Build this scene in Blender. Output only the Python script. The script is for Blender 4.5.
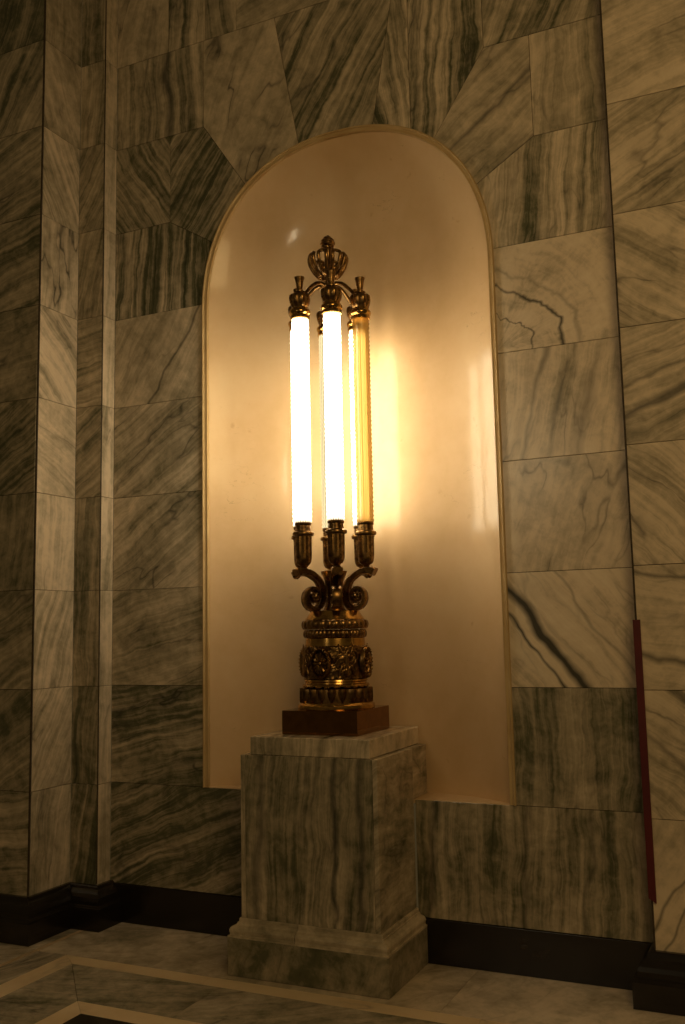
import bpy, bmesh, math, random
from math import sin, cos, pi, radians, sqrt, atan2
from mathutils import Vector, Matrix
random.seed(7)
for o in list(bpy.data.objects): bpy.data.objects.remove(o)
scene = bpy.context.scene
COL = scene.collection

# ------------------------------------------------------------------ camera
FPX, YAW, PITCH, ROLL = 958.53, 0.434702, 0.12398, -0.020556
cam_data = bpy.data.cameras.new('camera')
cam_data.sensor_fit = 'VERTICAL'
cam_data.sensor_height = 36.0
cam_data.lens = FPX / 1024.0 * 36.0
cam = bpy.data.objects.new('camera', cam_data)
COL.objects.link(cam)
_r = lambda a, ax: Matrix.Rotation(a, 3, ax)
_M = _r(YAW, 'Z') @ _r(PITCH, 'X') @ _r(-ROLL, 'Y') @ _r(pi / 2, 'X')
cam.matrix_world = Matrix.Translation((2.3168, -4.9903, 1.7442)) @ _M.to_4x4()
scene.camera = cam

# ------------------------------------------------------------------ world, exposure, hall light, added fill
world = bpy.data.worlds.new('hall_glow')
scene.world = world
world.use_nodes = True
bg = world.node_tree.nodes['Background']
bg.inputs[0].default_value = (1.0, 0.66, 0.25, 1)
bg.inputs[1].default_value = 0.046
vs = scene.view_settings
vs.view_transform = 'Standard'
vs.look = 'None'
vs.exposure = 0.0
vs.gamma = 1.0
vs.use_curve_mapping = False
TUBE_L = 12.0

def area_light(name, loc, target, sx, sy, power, color):
    d = bpy.data.lights.new(name, 'AREA')
    d.shape = 'RECTANGLE'; d.size = sx; d.size_y = sy
    d.energy = power; d.color = color
    o = bpy.data.objects.new(name, d); COL.objects.link(o)
    o.location = loc
    o.rotation_euler = (Vector(target) - Vector(loc)).to_track_quat('-Z', 'Y').to_euler()
    return o
area_light('hall_lantern_light', (-1.22, -9.0, 4.27), (0, 0, 4.2), 0.30, 0.62, 18, (1.0, 0.80, 0.50))
area_light('hall_fill_light', (3.5, -4.8, 4.4), (1.5, 0, 3.0), 1.7, 1.7, 60, (1.0, 0.67, 0.28))  # unseen soft fill, added to brighten the wall in place of the hall's spread light

# ------------------------------------------------------------------ node helpers
def new_mat(name):
    m = bpy.data.materials.new(name); m.use_nodes = True
    nt = m.node_tree
    return m, nt, nt.nodes['Principled BSDF']
def N(nt, t, **kw):
    n = nt.nodes.new(t)
    for k, v in kw.items(): setattr(n, k, v)
    return n
def put(nt, sock, v):
    if hasattr(v, 'is_output'): nt.links.new(v, sock)
    else: sock.default_value = v
def mth(nt, op, a, b=None, c=None, clamp=False):
    n = N(nt, 'ShaderNodeMath', operation=op, use_clamp=clamp)
    put(nt, n.inputs[0], a)
    if b is not None: put(nt, n.inputs[1], b)
    if c is not None: put(nt, n.inputs[2], c)
    return n.outputs[0]
def vmul(nt, v, w):
    n = N(nt, 'ShaderNodeVectorMath', operation='MULTIPLY'); put(nt, n.inputs[0], v); put(nt, n.inputs[1], w); return n.outputs[0]
def vadd(nt, v, w):
    n = N(nt, 'ShaderNodeVectorMath', operation='ADD'); put(nt, n.inputs[0], v); put(nt, n.inputs[1], w); return n.outputs[0]
def noise(nt, vec, scale, detail=4, rough=0.55, dist=0.0):
    n = N(nt, 'ShaderNodeTexNoise')
    put(nt, n.inputs['Vector'], vec); n.inputs['Scale'].default_value = scale
    n.inputs['Detail'].default_value = detail; n.inputs['Roughness'].default_value = rough
    n.inputs['Distortion'].default_value = dist
    return n
def ramp(nt, fac, stops):
    n = N(nt, 'ShaderNodeValToRGB')
    cr = n.color_ramp
    while len(cr.elements) < len(stops): cr.elements.new(0.5)
    for e, (p, c) in zip(cr.elements, stops):
        e.position = p; e.color = (c[0], c[1], c[2], 1)
    put(nt, n.inputs[0], fac)
    return n.outputs[0]
def mixc(nt, fac, a, b):
    n = N(nt, 'ShaderNodeMix', data_type='RGBA')
    put(nt, n.inputs[0], fac); put(nt, n.inputs[6], a); put(nt, n.inputs[7], b)
    return n.outputs[2]
def attr(nt, name):
    n = N(nt, 'ShaderNodeAttribute', attribute_type='OBJECT', attribute_name=name)
    return n.outputs['Fac']

# ------------------------------------------------------------------ materials
def make_marble(name, stops, dark, rough=0.24):
    m, nt, bs = new_mat(name)
    tc = N(nt, 'ShaderNodeTexCoord').outputs['Object']
    seed, ang, tone = attr(nt, 'seed'), attr(nt, 'grain_angle'), attr(nt, 'tone')
    stripe, vein, scl = attr(nt, 'stripe'), attr(nt, 'vein'), attr(nt, 'grain_scale')
    ring, rcx, rcz = attr(nt, 'ring'), attr(nt, 'ring_x'), attr(nt, 'ring_z')
    bands = [(attr(nt, 'band%d_at' % i), attr(nt, 'band%d_width' % i), attr(nt, 'band%d' % i)) for i in (1, 2, 3)]
    cx = N(nt, 'ShaderNodeCombineXYZ')
    put(nt, cx.inputs[0], mth(nt, 'MULTIPLY', seed, 7.31)); put(nt, cx.inputs[1], mth(nt, 'MULTIPLY', seed, 3.17)); put(nt, cx.inputs[2], mth(nt, 'MULTIPLY', seed, 5.77))
    rot = N(nt, 'ShaderNodeVectorRotate', rotation_type='Y_AXIS')
    put(nt, rot.inputs['Vector'], tc); put(nt, rot.inputs['Angle'], ang)
    # some slabs show folds closing round a centre: use the distance from it instead of the height
    sub = N(nt, 'ShaderNodeVectorMath', operation='SUBTRACT'); put(nt, sub.inputs[0], tc)
    rc = N(nt, 'ShaderNodeCombineXYZ'); put(nt, rc.inputs[0], rcx); put(nt, rc.inputs[2], rcz); put(nt, sub.inputs[1], rc.outputs[0])
    flat_ = vmul(nt, sub.outputs[0], (1, 0, 1))
    ln = N(nt, 'ShaderNodeVectorMath', operation='LENGTH'); put(nt, ln.inputs[0], flat_)
    sx = N(nt, 'ShaderNodeSeparateXYZ'); put(nt, sx.inputs[0], rot.outputs[0])
    sf = N(nt, 'ShaderNodeSeparateXYZ'); put(nt, sf.inputs[0], flat_)
    tt = mth(nt, 'MULTIPLY_ADD', mth(nt, 'SUBTRACT', ln.outputs['Value'], sx.outputs[2]), ring, sx.outputs[2])
    along = mth(nt, 'MULTIPLY_ADD', mth(nt, 'SUBTRACT', mth(nt, 'ARCTAN2', sf.outputs[2], sf.outputs[0]), sx.outputs[0]), ring, sx.outputs[0])
    bc = N(nt, 'ShaderNodeCombineXYZ'); put(nt, bc.inputs[0], along); put(nt, bc.inputs[1], sx.outputs[1]); put(nt, bc.inputs[2], tt)
    base = bc.outputs[0]
    p0 = vadd(nt, base, cx.outputs[0])
    # slow folding of the beds
    w = noise(nt, vmul(nt, p0, (1.0, 1.0, 1.6)), 1.9, 3, 0.5)
    wv = N(nt, 'ShaderNodeVectorMath', operation='SUBTRACT'); put(nt, wv.inputs[0], w.outputs['Color']); wv.inputs[1].default_value = (.5, .5, .5)
    w2 = noise(nt, p0, 9.0, 3, 0.55)
    wv2 = N(nt, 'ShaderNodeVectorMath', operation='SUBTRACT'); put(nt, wv2.inputs[0], w2.outputs['Color']); wv2.inputs[1].default_value = (.5, .5, .5)
    p1 = vadd(nt, vadd(nt, p0, vmul(nt, wv.outputs[0], (0.20, 0.20, 0.13))), vmul(nt, wv2.outputs[0], (0.035, 0.035, 0.032)))
    sc = N(nt, 'ShaderNodeVectorMath', operation='SCALE'); put(nt, sc.inputs[0], p1); put(nt, sc.inputs['Scale'], scl)
    p = sc.outputs[0]
    n1 = noise(nt, vmul(nt, p, (0.30, 1.0, 5.0)), 1.5, 7, 0.66)
    n2 = noise(nt, vmul(nt, p, (0.45, 2.0, 24.0)), 1.3, 6, 0.66)
    n3 = noise(nt, p1, 3.0, 6, 0.62)
    n6 = noise(nt, p1, 16.0, 4, 0.65)
    f = mth(nt, 'MULTIPLY_ADD', mth(nt, 'SUBTRACT', n1.outputs[0], 0.5), mth(nt, 'MULTIPLY', stripe, 3.7), tone)
    f = mth(nt, 'MULTIPLY_ADD', mth(nt, 'SUBTRACT', n2.outputs[0], 0.5), mth(nt, 'MULTIPLY', stripe, 2.9), f)
    f = mth(nt, 'MULTIPLY_ADD', mth(nt, 'SUBTRACT', n3.outputs[0], 0.5), mth(nt, 'MAXIMUM', mth(nt, 'MULTIPLY_ADD', stripe, -2.6, 1.05), .25), f)
    f = mth(nt, 'MULTIPLY_ADD', mth(nt, 'SUBTRACT', n6.outputs[0], 0.5), 0.42, f, clamp=True)
    col = ramp(nt, f, stops)
    # dark mineral veins: thin ridges of a stretched noise, broken up by a mask
    n4 = noise(nt, vmul(nt, p, (0.60, 1.0, 2.4)), 1.7, 3, 0.5)
    rd = mth(nt, 'ABSOLUTE', mth(nt, 'SUBTRACT', n4.outputs[0], 0.5))
    n5 = noise(nt, vmul(nt, p, (1.0, 1.0, 1.8)), 2.4, 3, 0.5)
    msk = mth(nt, 'MULTIPLY', mth(nt, 'SUBTRACT', n5.outputs[0], 0.44), 6.0, clamp=True)
    wdt = mth(nt, 'MULTIPLY_ADD', n3.outputs[0], 0.060, -0.010)
    line = mth(nt, 'SUBTRACT', 1.0, mth(nt, 'DIVIDE', rd, wdt), clamp=True)
    soft = mth(nt, 'MULTIPLY', mth(nt, 'SUBTRACT', 1.0, mth(nt, 'MULTIPLY', rd, 11.0), clamp=True), 0.38)
    lf = mth(nt, 'MULTIPLY', mth(nt, 'MAXIMUM', line, soft), mth(nt, 'MULTIPLY', msk, vein), clamp=True)
    col = mixc(nt, lf, col, dark)
    # the strongest beds of a slab, wandering and breaking up along their length
    nw = noise(nt, vmul(nt, p0, (1.0, 1.0, .5)), 3.0, 3, 0.45)
    nk = noise(nt, vmul(nt, p0, (1.0, 1.0, 3.0)), 3.0, 3, 0.5)
    for at_, wd_, am_ in bands:
        dd = mth(nt, 'ABSOLUTE', mth(nt, 'ADD', mth(nt, 'SUBTRACT', tt, at_), mth(nt, 'MULTIPLY', mth(nt, 'SUBTRACT', nw.outputs[0], .5), .16)))
        q = mth(nt, 'SUBTRACT', mth(nt, 'MULTIPLY_ADD', nk.outputs[0], 1.5, .45), mth(nt, 'DIVIDE', dd, mth(nt, 'MAXIMUM', wd_, .001)))
        q = mth(nt, 'MULTIPLY', mth(nt, 'MULTIPLY', q, .9, clamp=True), mth(nt, 'MULTIPLY', am_, .85))
        col = mixc(nt, q, col, dark)
    put(nt, bs.inputs['Base Color'], col)
    put(nt, bs.inputs['Roughness'], mth(nt, 'MULTIPLY_ADD', n3.outputs[0], 0.14, rough - 0.07))
    return m
MARBLE = make_marble('veined_marble', [(0.0, (.034, .037, .022)), (0.24, (.112, .110, .062)), (0.48, (.41, .342, .238)), (0.72, (.73, .595, .43)), (1.0, (.84, .715, .54))], (.022, .024, .018, 1))
CREAM = make_marble('cream_marble', [(0.0, (.20, .15, .09)), (0.35, (.52, .36, .19)), (0.7, (.70, .50, .28)), (1.0, (.78, .60, .37))], (.07, .05, .03, 1), 0.3)
BLACK = make_marble('black_marble', [(0.0, (.006, .005, .004)), (0.55, (.014, .010, .008)), (1.0, (.05, .032, .02))], (.004, .004, .003, 1), 0.22)

def simple(name, color, rough=0.5, metal=0.0):
    m, nt, bs = new_mat(name)
    bs.inputs['Base Color'].default_value = (*color, 1); bs.inputs['Roughness'].default_value = rough; bs.inputs['Metallic'].default_value = metal
    return m, nt, bs
MORTAR, nt, bs = simple('dark_joint', (.05, .036, .02), 0.9)
n_ = noise(nt, N(nt, 'ShaderNodeTexCoord').outputs['Object'], 20, 3)
put(nt, bs.inputs['Base Color'], ramp(nt, n_.outputs[0], [(0.3, (.03, .022, .012)), (0.7, (.075, .05, .028))]))

PLASTER, nt, bs = simple('polished_cream_plaster', (.62, .47, .33), 0.30)
tc = N(nt, 'ShaderNodeTexCoord').outputs['Object']
na = noise(nt, vmul(nt, tc, (1, 1, .8)), 1.6, 5, .6)
nb = noise(nt, tc, 9, 5, .65)
ff = mth(nt, 'MULTIPLY_ADD', mth(nt, 'SUBTRACT', nb.outputs[0], .5), .35, na.outputs[0])
cc = ramp(nt, ff, [(0.25, (.58, .395, .21)), (0.5, (.645, .452, .258)), (0.8, (.69, .51, .31))])
ncr = noise(nt, vmul(nt, tc, (1.0, 1.0, 3.0)), 2.3, 4, .6)
cr = mth(nt, 'SUBTRACT', 1.0, mth(nt, 'MULTIPLY', mth(nt, 'ABSOLUTE', mth(nt, 'SUBTRACT', ncr.outputs[0], .5)), 320.0), clamp=True)
nm = noise(nt, tc, 3.4, 2, .5)
cr = mth(nt, 'MULTIPLY', cr, mth(nt, 'MULTIPLY', mth(nt, 'SUBTRACT', nm.outputs[0], .58), 9.0, clamp=True))
nsp = noise(nt, tc, 12, 2, .5)
stain = mth(nt, 'MULTIPLY', mth(nt, 'SUBTRACT', nsp.outputs[0], .73), 9.0, clamp=True)
cc = mixc(nt, mth(nt, 'MULTIPLY', cr, .5), cc, (.22, .13, .07, 1))
cc = mixc(nt, mth(nt, 'MULTIPLY', stain, .5), cc, (.36, .18, .08, 1))
put(nt, bs.inputs['Base Color'], cc)
bs.inputs['Coat Weight'].default_value = 0.45
bs.inputs['Coat Roughness'].default_value = 0.11
bs.inputs['Roughness'].default_value = 0.45
bs.inputs['Specular IOR Level'].default_value = 0.3
bmp = N(nt, 'ShaderNodeBump'); bmp.inputs['Strength'].default_value = 0.12; bmp.inputs['Distance'].default_value = 0.03
put(nt, bmp.inputs['Height'], noise(nt, tc, 3.2, 3, .5).outputs[0])
put(nt, bs.inputs['Normal'], bmp.outputs[0]); put(nt, bs.inputs['Coat Normal'], bmp.outputs[0])

MATTE, nt, bs = simple('matte_cream_plaster', (.60, .47, .27), 0.7)
tc = N(nt, 'ShaderNodeTexCoord').outputs['Object']
put(nt, bs.inputs['Base Color'], ramp(nt, noise(nt, tc, 6, 4, .6).outputs[0], [(0.3, (.46, .31, .14)), (0.7, (.56, .41, .21))]))
bs.inputs['Specular IOR Level'].default_value = .2

def make_bronze(name, a, b, rough, emboss=0.0):
    m, nt, bs = new_mat(name)
    tc = N(nt, 'ShaderNodeTexCoord').outputs['Object']
    n1 = noise(nt, tc, 26, 5, .65)
    put(nt, bs.inputs['Base Color'], ramp(nt, n1.outputs[0], [(0.36, a), (0.62, b)]))
    bs.inputs['Metallic'].default_value = 1.0
    put(nt, bs.inputs['Roughness'], mth(nt, 'MULTIPLY_ADD', n1.outputs[0], -.25, rough + .12))
    if emboss:
        vo = N(nt, 'ShaderNodeTexVoronoi'); vo.inputs['Scale'].default_value = 30
        wv = noise(nt, tc, 12, 2)
        put(nt, vo.inputs['Vector'], vadd(nt, tc, vmul(nt, wv.outputs['Color'], (.06, .06, .06))))
        b_ = N(nt, 'ShaderNodeBump'); b_.inputs['Strength'].default_value = emboss; b_.inputs['Distance'].default_value = .012
        put(nt, b_.inputs['Height'], vo.outputs['Distance']); put(nt, bs.inputs['Normal'], b_.outputs[0])
    return m
BRONZE = make_bronze('aged_bronze', (.10, .055, .022), (.36, .21, .075), 0.30)
GOLD = make_bronze('polished_brass', (.34, .19, .055), (.62, .38, .11), 0.20)
EMBOSS = make_bronze('embossed_bronze', (.09, .05, .02), (.30, .18, .065), 0.32, 0.9)
BLOCKM = make_bronze('dark_polished_bronze', (.20, .095, .028), (.27, .13, .04), 0.06)
RED, nt, bs = simple('dark_red_paint', (.10, .006, .006), 0.6)
put(nt, bs.inputs['Base Color'], ramp(nt, noise(nt, N(nt, 'ShaderNodeTexCoord').outputs['Object'], 8, 3).outputs[0], [(0.3, (.075, .004, .006)), (0.7, (.11, .007, .008))]))

LIT = bpy.data.materials.new('lit_ribbed_glass'); LIT.use_nodes = True
nt = LIT.node_tree; nt.nodes.clear()
em = N(nt, 'ShaderNodeEmission'); em.inputs[0].default_value = (1.0, .82, .53, 1); em.inputs[1].default_value = TUBE_L
out = N(nt, 'ShaderNodeOutputMaterial'); nt.links.new(em.outputs[0], out.inputs[0])
sep = N(nt, 'ShaderNodeSeparateXYZ'); nt.links.new(N(nt, 'ShaderNodeTexCoord').outputs['Object'], sep.inputs[0])
# the lamp inside stops short of the glass ends
e0 = mth(nt, 'MULTIPLY_ADD', sep.outputs[2], 14.0, -14.0 * 1.142 + .03, clamp=True)
e1 = mth(nt, 'MULTIPLY_ADD', sep.outputs[2], -14.0, 14.0 * 2.318 + .03, clamp=True)
rib = mth(nt, 'MULTIPLY_ADD', mth(nt, 'COSINE', mth(nt, 'MULTIPLY', mth(nt, 'ARCTAN2', sep.outputs[1], sep.outputs[0]), 20.0)), .4, .6)
put(nt, em.inputs[1], mth(nt, 'MULTIPLY', mth(nt, 'MULTIPLY', mth(nt, 'MAXIMUM', mth(nt, 'MULTIPLY', e0, e1), .05), rib), TUBE_L * 1.55))
DIM = bpy.data.materials.new('faintly_lit_ribbed_glass'); DIM.use_nodes = True
nt = DIM.node_tree; nt.nodes.clear()
em = N(nt, 'ShaderNodeEmission'); em.inputs[0].default_value = (1.0, .80, .42, 1)
sep = N(nt, 'ShaderNodeSeparateXYZ'); nt.links.new(N(nt, 'ShaderNodeTexCoord').outputs['Object'], sep.inputs[0])
put(nt, em.inputs[1], mth(nt, 'MULTIPLY_ADD', mth(nt, 'COSINE', mth(nt, 'MULTIPLY', mth(nt, 'ARCTAN2', sep.outputs[1], sep.outputs[0]), 20.0)), .35, .95))
out = N(nt, 'ShaderNodeOutputMaterial'); nt.links.new(em.outputs[0], out.inputs[0])
AMBER = bpy.data.materials.new('unlit_amber_glass'); AMBER.use_nodes = True
nt = AMBER.node_tree; nt.nodes.clear()
tl = N(nt, 'ShaderNodeBsdfTranslucent'); tl.inputs[0].default_value = (.30, .215, .10, 1)
tr = N(nt, 'ShaderNodeBsdfTransparent'); tr.inputs[0].default_value = (.66, .52, .28, 1)
gl = N(nt, 'ShaderNodeBsdfGlossy'); gl.inputs[0].default_value = (1, .9, .7, 1); gl.inputs[1].default_value = .12
m1 = N(nt, 'ShaderNodeMixShader'); m1.inputs[0].default_value = .5
nt.links.new(tl.outputs[0], m1.inputs[1]); nt.links.new(tr.outputs[0], m1.inputs[2])
m2 = N(nt, 'ShaderNodeMixShader'); m2.inputs[0].default_value = .06
nt.links.new(gl.outputs[0], m2.inputs[2]); nt.links.new(m1.outputs[0], m2.inputs[1]); nt.links.new(gl.outputs[0], m2.inputs[2])
out = N(nt, 'ShaderNodeOutputMaterial'); nt.links.new(m2.outputs[0], out.inputs[0])

# ------------------------------------------------------------------ mesh helpers
def mesh_obj(name, bm, mat, parent=None, smooth=False, loc=(0, 0, 0), rotz=0.0):
    bmesh.ops.recalc_face_normals(bm, faces=bm.faces[:])
    me = bpy.data.meshes.new(name); bm.to_mesh(me); bm.free()
    if smooth:
        for p in me.polygons: p.use_smooth = True
    me.materials.append(mat)
    o = bpy.data.objects.new(name, me); COL.objects.link(o)
    o.location = loc; o.rotation_euler = (0, 0, rotz)
    if parent: o.parent = parent
    return o
def copy_obj(src, parent, rotz=None, loc=None):
    c = src.copy(); COL.objects.link(c); c.parent = parent
    if rotz is not None: c.rotation_euler = (0, 0, rotz)
    if loc is not None: c.location = loc
    return c
def tag(o, label=None, cat=None, group=None, kind=None):
    if label: o['label'] = label
    if cat: o['category'] = cat
    if group: o['group'] = group
    if kind: o['kind'] = kind
    return o
def marble_props(o, ang=90, tone=.5, stripe=.3, vein=.6, scl=1.0, seed=None, bands=(), ring=None):
    o['seed'] = float(seed if seed is not None else random.uniform(0, 40)); o['grain_angle'] = radians(ang); o['tone'] = float(tone)
    o['stripe'] = float(stripe); o['vein'] = float(vein); o['grain_scale'] = float(scl)
    for i in range(3):
        b = bands[i] if i < len(bands) else (0., .01, 0.)
        o['band%d_at' % (i + 1)], o['band%d_width' % (i + 1)], o['band%d' % (i + 1)] = float(b[0]), float(b[1]), float(b[2])
    o['ring'] = 1.0 if ring else 0.0
    o['ring_x'], o['ring_z'] = (float(ring[0]), float(ring[1])) if ring else (0.0, 0.0)
    return o
def box(bm, x0, x1, y0, y1, z0, z1, bevel=0.0):
    v = [bm.verts.new(c) for c in ((x0, y0, z0), (x1, y0, z0), (x1, y1, z0), (x0, y1, z0), (x0, y0, z1), (x1, y0, z1), (x1, y1, z1), (x0, y1, z1))]
    fs = [bm.faces.new([v[i] for i in f]) for f in ((0, 3, 2, 1), (4, 5, 6, 7), (0, 1, 5, 4), (1, 2, 6, 5), (2, 3, 7, 6), (3, 0, 4, 7))]
    if bevel:
        es = list({e for f in fs for e in f.edges})
        bmesh.ops.bevel(bm, geom=es, offset=bevel, segments=2, affect='EDGES', profile=.5)
def lathe(bm, prof, seg=40, mod=None, center=(0, 0)):
    rings = []
    for (r, z) in prof:
        ring = []
        for i in range(seg):
            a = 2 * pi * i / seg
            rr = r * (mod(a, z) if mod else 1.0)
            ring.append(bm.verts.new((center[0] + rr * cos(a), center[1] + rr * sin(a), z)))
        rings.append(ring)
    for a, b in zip(rings, rings[1:]):
        for i in range(seg):
            j = (i + 1) % seg
            bm.faces.new((a[i], a[j], b[j], b[i]))
    bm.faces.new(list(reversed(rings[0]))); bm.faces.new(rings[-1])
def tube(bm, pts, rad, seg=8, closed=False):
    pts = [Vector(p) for p in pts]; n = len(pts); rings = []
    rads = rad if isinstance(rad, (list, tuple)) else [rad] * n
    up = None
    for i, p in enumerate(pts):
        if closed: t = pts[(i + 1) % n] - pts[i - 1]
        else: t = pts[min(i + 1, n - 1)] - pts[max(i - 1, 0)]
        t.normalize()
        if up is None:
            up = Vector((0, 0, 1)) if abs(t.z) < .9 else Vector((1, 0, 0))
        up = (up - t * up.dot(t)).normalized(); s = t.cross(up)
        rings.append([bm.verts.new(p + (up * cos(2 * pi * k / seg) + s * sin(2 * pi * k / seg)) * rads[i]) for k in range(seg)])
    m = n if closed else n - 1
    for i in range(m):
        a, b = rings[i], rings[(i + 1) % n]
        for k in range(seg):
            bm.faces.new((a[k], a[(k + 1) % seg], b[(k + 1) % seg], b[k]))
    if not closed:
        bm.faces.new(list(reversed(rings[0]))); bm.faces.new(rings[-1])
def spline(pts, per=6):
    P = [Vector(p) for p in pts]; out = []
    for i in range(len(P) - 1):
        a, b, c, d = P[max(i - 1, 0)], P[i], P[i + 1], P[min(i + 2, len(P) - 1)]
        for k in range(per):
            t = k / per
            out.append(.5 * ((2 * b) + (c - a) * t + (2 * a - 5 * b + 4 * c - d) * t * t + (3 * b - a - 3 * c + d) * t ** 3))
    out.append(P[-1]); return out
def inset_poly(poly, d):
    # move every edge of a CCW polygon inwards by d (mitred)
    n = len(poly); res = []
    for i in range(n):
        p0, p1, p2 = Vector(poly[i - 1]), Vector(poly[i]), Vector(poly[(i + 1) % n])
        e1 = (p1 - p0).normalized(); e2 = (p2 - p1).normalized()
        n1 = Vector((-e1.y, e1.x)); n2 = Vector((-e2.y, e2.x))
        b = n1 + n2
        k = 1 + n1.dot(n2)
        res.append(p1 + b * (d / max(k, .35)))
    return res
def area2(poly):
    return sum(poly[i - 1][0] * poly[i][1] - poly[i][0] * poly[i - 1][1] for i in range(len(poly))) / 2

GAP, CHAM, THICK = 0.0014, 0.0012, 0.022
def slab(parent, poly, origin, rotz, props, mat=None, name='marble_slab', thick=THICK, gap=GAP):
    """poly in the face's own 2-d frame (u along, v up); origin maps (0,0); outward is local -Y"""
    if area2(poly) < 0: poly = poly[::-1]
    cu = sum(p[0] for p in poly) / len(poly); cv = sum(p[1] for p in poly) / len(poly)
    P = [(p[0] - cu, p[1] - cv) for p in poly]
    o1 = inset_poly(P, gap); o2 = inset_poly(P, gap + CHAM)
    proud = random.uniform(-.0008, .0006)
    bm = bmesh.new()
    F = [bm.verts.new((p.x, proud, p.y)) for p in o2]
    M_ = [bm.verts.new((p.x, proud + CHAM, p.y)) for p in o1]
    B = [bm.verts.new((p.x, thick, p.y)) for p in o1]
    bm.faces.new(F); n = len(F)
    for i in range(n):
        j = (i + 1) % n
        bm.faces.new((F[i], M_[i], M_[j], F[j])); bm.faces.new((M_[i], B[i], B[j], M_[j]))
    bm.faces.new(list(reversed(B)))
    R = Matrix.Rotation(rotz, 3, 'Z')
    loc = Vector(origin) + R @ Vector((cu, 0, cv))
    o = mesh_obj(name, bm, mat or MARBLE, parent, loc=loc, rotz=rotz)
    return marble_props(o, **props)
def rect(u0, u1, v0, v1): return [(u0, v0), (u1, v0), (u1, v1), (u0, v1)]

# ------------------------------------------------------------------ dimensions of the place
ROW = 0.6
def zk(k): return 1.435 + ROW * k
TOP = zk(9)
XA, XE = -1.646, 1.627            # inner corners of the wall bay
DB, XC, DD = 0.127, -1.855, 0.485  # stepped left pilaster
DE = 0.141                         # right pilaster
XL, XR = -3.3, 3.4
SILL, SPRING = zk(-1), 3.77
BASE_TOP = 0.228
NA, NB, NP = 0.949, 0.990, 2.22    # arch half width, rise, superellipse power
def arch(th, off=0.0):             # th = 0 at the right springing, pi at the left
    c, s = cos(th), sin(th)
    a, b = NA + off, NB + off
    return (a * math.copysign(abs(c) ** (2 / NP), c), SPRING + b * abs(s) ** (2 / NP))
def arch_at(x):                    # parameter th of the arch point with abscissa x
    c = max(-1, min(1, x / NA)); q = math.copysign(abs(c) ** (NP / 2), c); return math.acos(q)
def arch_pts(x0, x1, n=12):
    t0, t1 = arch_at(x0), arch_at(x1)
    return [arch(t0 + (t1 - t0) * i / n) for i in range(n + 1)]

# ------------------------------------------------------------------ floor
bm = bmesh.new(); box(bm, XL, XR, -5.2, 0.3, -0.12, -0.012)
floor = tag(mesh_obj('floor', bm, MORTAR), 'polished marble floor with cream inlay strips', None, None, 'structure')
def fslab(x0, x1, y0, y1, props, mat=None, name='floor_slab', poly=None):
    poly = poly or [(x0, y0), (x1, y0), (x1, y1), (x0, y1)]
    if area2(poly) < 0: poly = poly[::-1]
    cu = sum(p[0] for p in poly) / len(poly); cv = sum(p[1] for p in poly) / len(poly)
    P = [(p[0] - cu, p[1] - cv) for p in poly]
    bm = bmesh.new()
    o1 = inset_poly(P, .0012)
    T = [bm.verts.new((p.x, 0, p.y)) for p in o1]; B = [bm.verts.new((p.x, .02, p.y)) for p in o1]
    bm.faces.new(T); bm.faces.new(list(reversed(B)))
    for i in range(len(T)):
        j = (i + 1) % len(T); bm.faces.new((T[i], B[i], B[j], T[j]))
    o = mesh_obj(name, bm, mat or MARBLE, floor, loc=(cu, cv, 0))
    o.rotation_euler = (-pi / 2, 0, 0)           # local z -> floor y, outward (-y) -> up
    return marble_props(o, **props)
S1a, S1b, S2a, S2b = -0.605, -0.712, -1.120, -1.238   # inlay strips parallel to the wall
X1a, X1b, X2a, X2b = -1.460, -1.330, -0.945, -0.825   # and their returns towards the viewer
YF = -5.2
for i, (a, b) in enumerate(((-1.66, -.90), (-.90, .72), (.72, 2.34), (2.34, XR))):
    fslab(a, b, S1a, 0.0, dict(ang=(25, 60, 65, 20)[i], tone=(.56, .58, .62, .6)[i], stripe=.04, vein=.3, scl=.9))
xs = (X1a, -.515, .72 + .2, 2.3, XR)
for i in range(4):
    x0 = X1a if i == 0 else xs[i]
    poly = [(x0, S1a), (xs[i + 1], S1a), (xs[i + 1], S1b), (X1b if i == 0 else x0, S1b)]
    fslab(0, 0, 0, 0, dict(ang=10, tone=.95, stripe=.05, vein=.55), CREAM, 'inlay_strip', poly)
ys = (S1a, -1.6, -2.9, YF)
for i in range(3):
    y0 = ys[i]; poly = [(X1a, y0), (X1b, S1b if i == 0 else y0), (X1b, ys[i + 1]), (X1a, ys[i + 1])]
    fslab(0, 0, 0, 0, dict(ang=80, tone=.95, stripe=.05, vein=.4), CREAM, 'inlay_strip', poly)
xs = (X1b, -.40, .75, 1.9, XR)
for i in range(4):
    poly = [(xs[i], S1b), (xs[i + 1], S1b), (xs[i + 1], S2a), (X2a if i == 0 else xs[i], S2a)]
    fslab(0, 0, 0, 0, dict(ang=(18, 35, 25, 30)[i], tone=.42, stripe=.12, vein=.6), None, 'floor_slab', poly)
ys = (S1b, -2.2, -3.6, YF)
for i in range(3):
    poly = [(X1b, ys[i]), (X2a, S2a if i == 0 else ys[i]), (X2a, ys[i + 1]), (X1b, ys[i + 1])]
    fslab(0, 0, 0, 0, dict(ang=18, tone=.42, stripe=.12, vein=.6), None, 'floor_slab', poly)
xs = (X2a, .3, 1.6, XR)
for i in range(3):
    poly = [(xs[i], S2a), (xs[i + 1], S2a), (xs[i + 1], S2b), (X2b if i == 0 else xs[i], S2b)]
    fslab(0, 0, 0, 0, dict(ang=10, tone=.85, stripe=.05, vein=.4), CREAM, 'inlay_strip', poly)
ys = (S2a, -2.4, YF)
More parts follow.
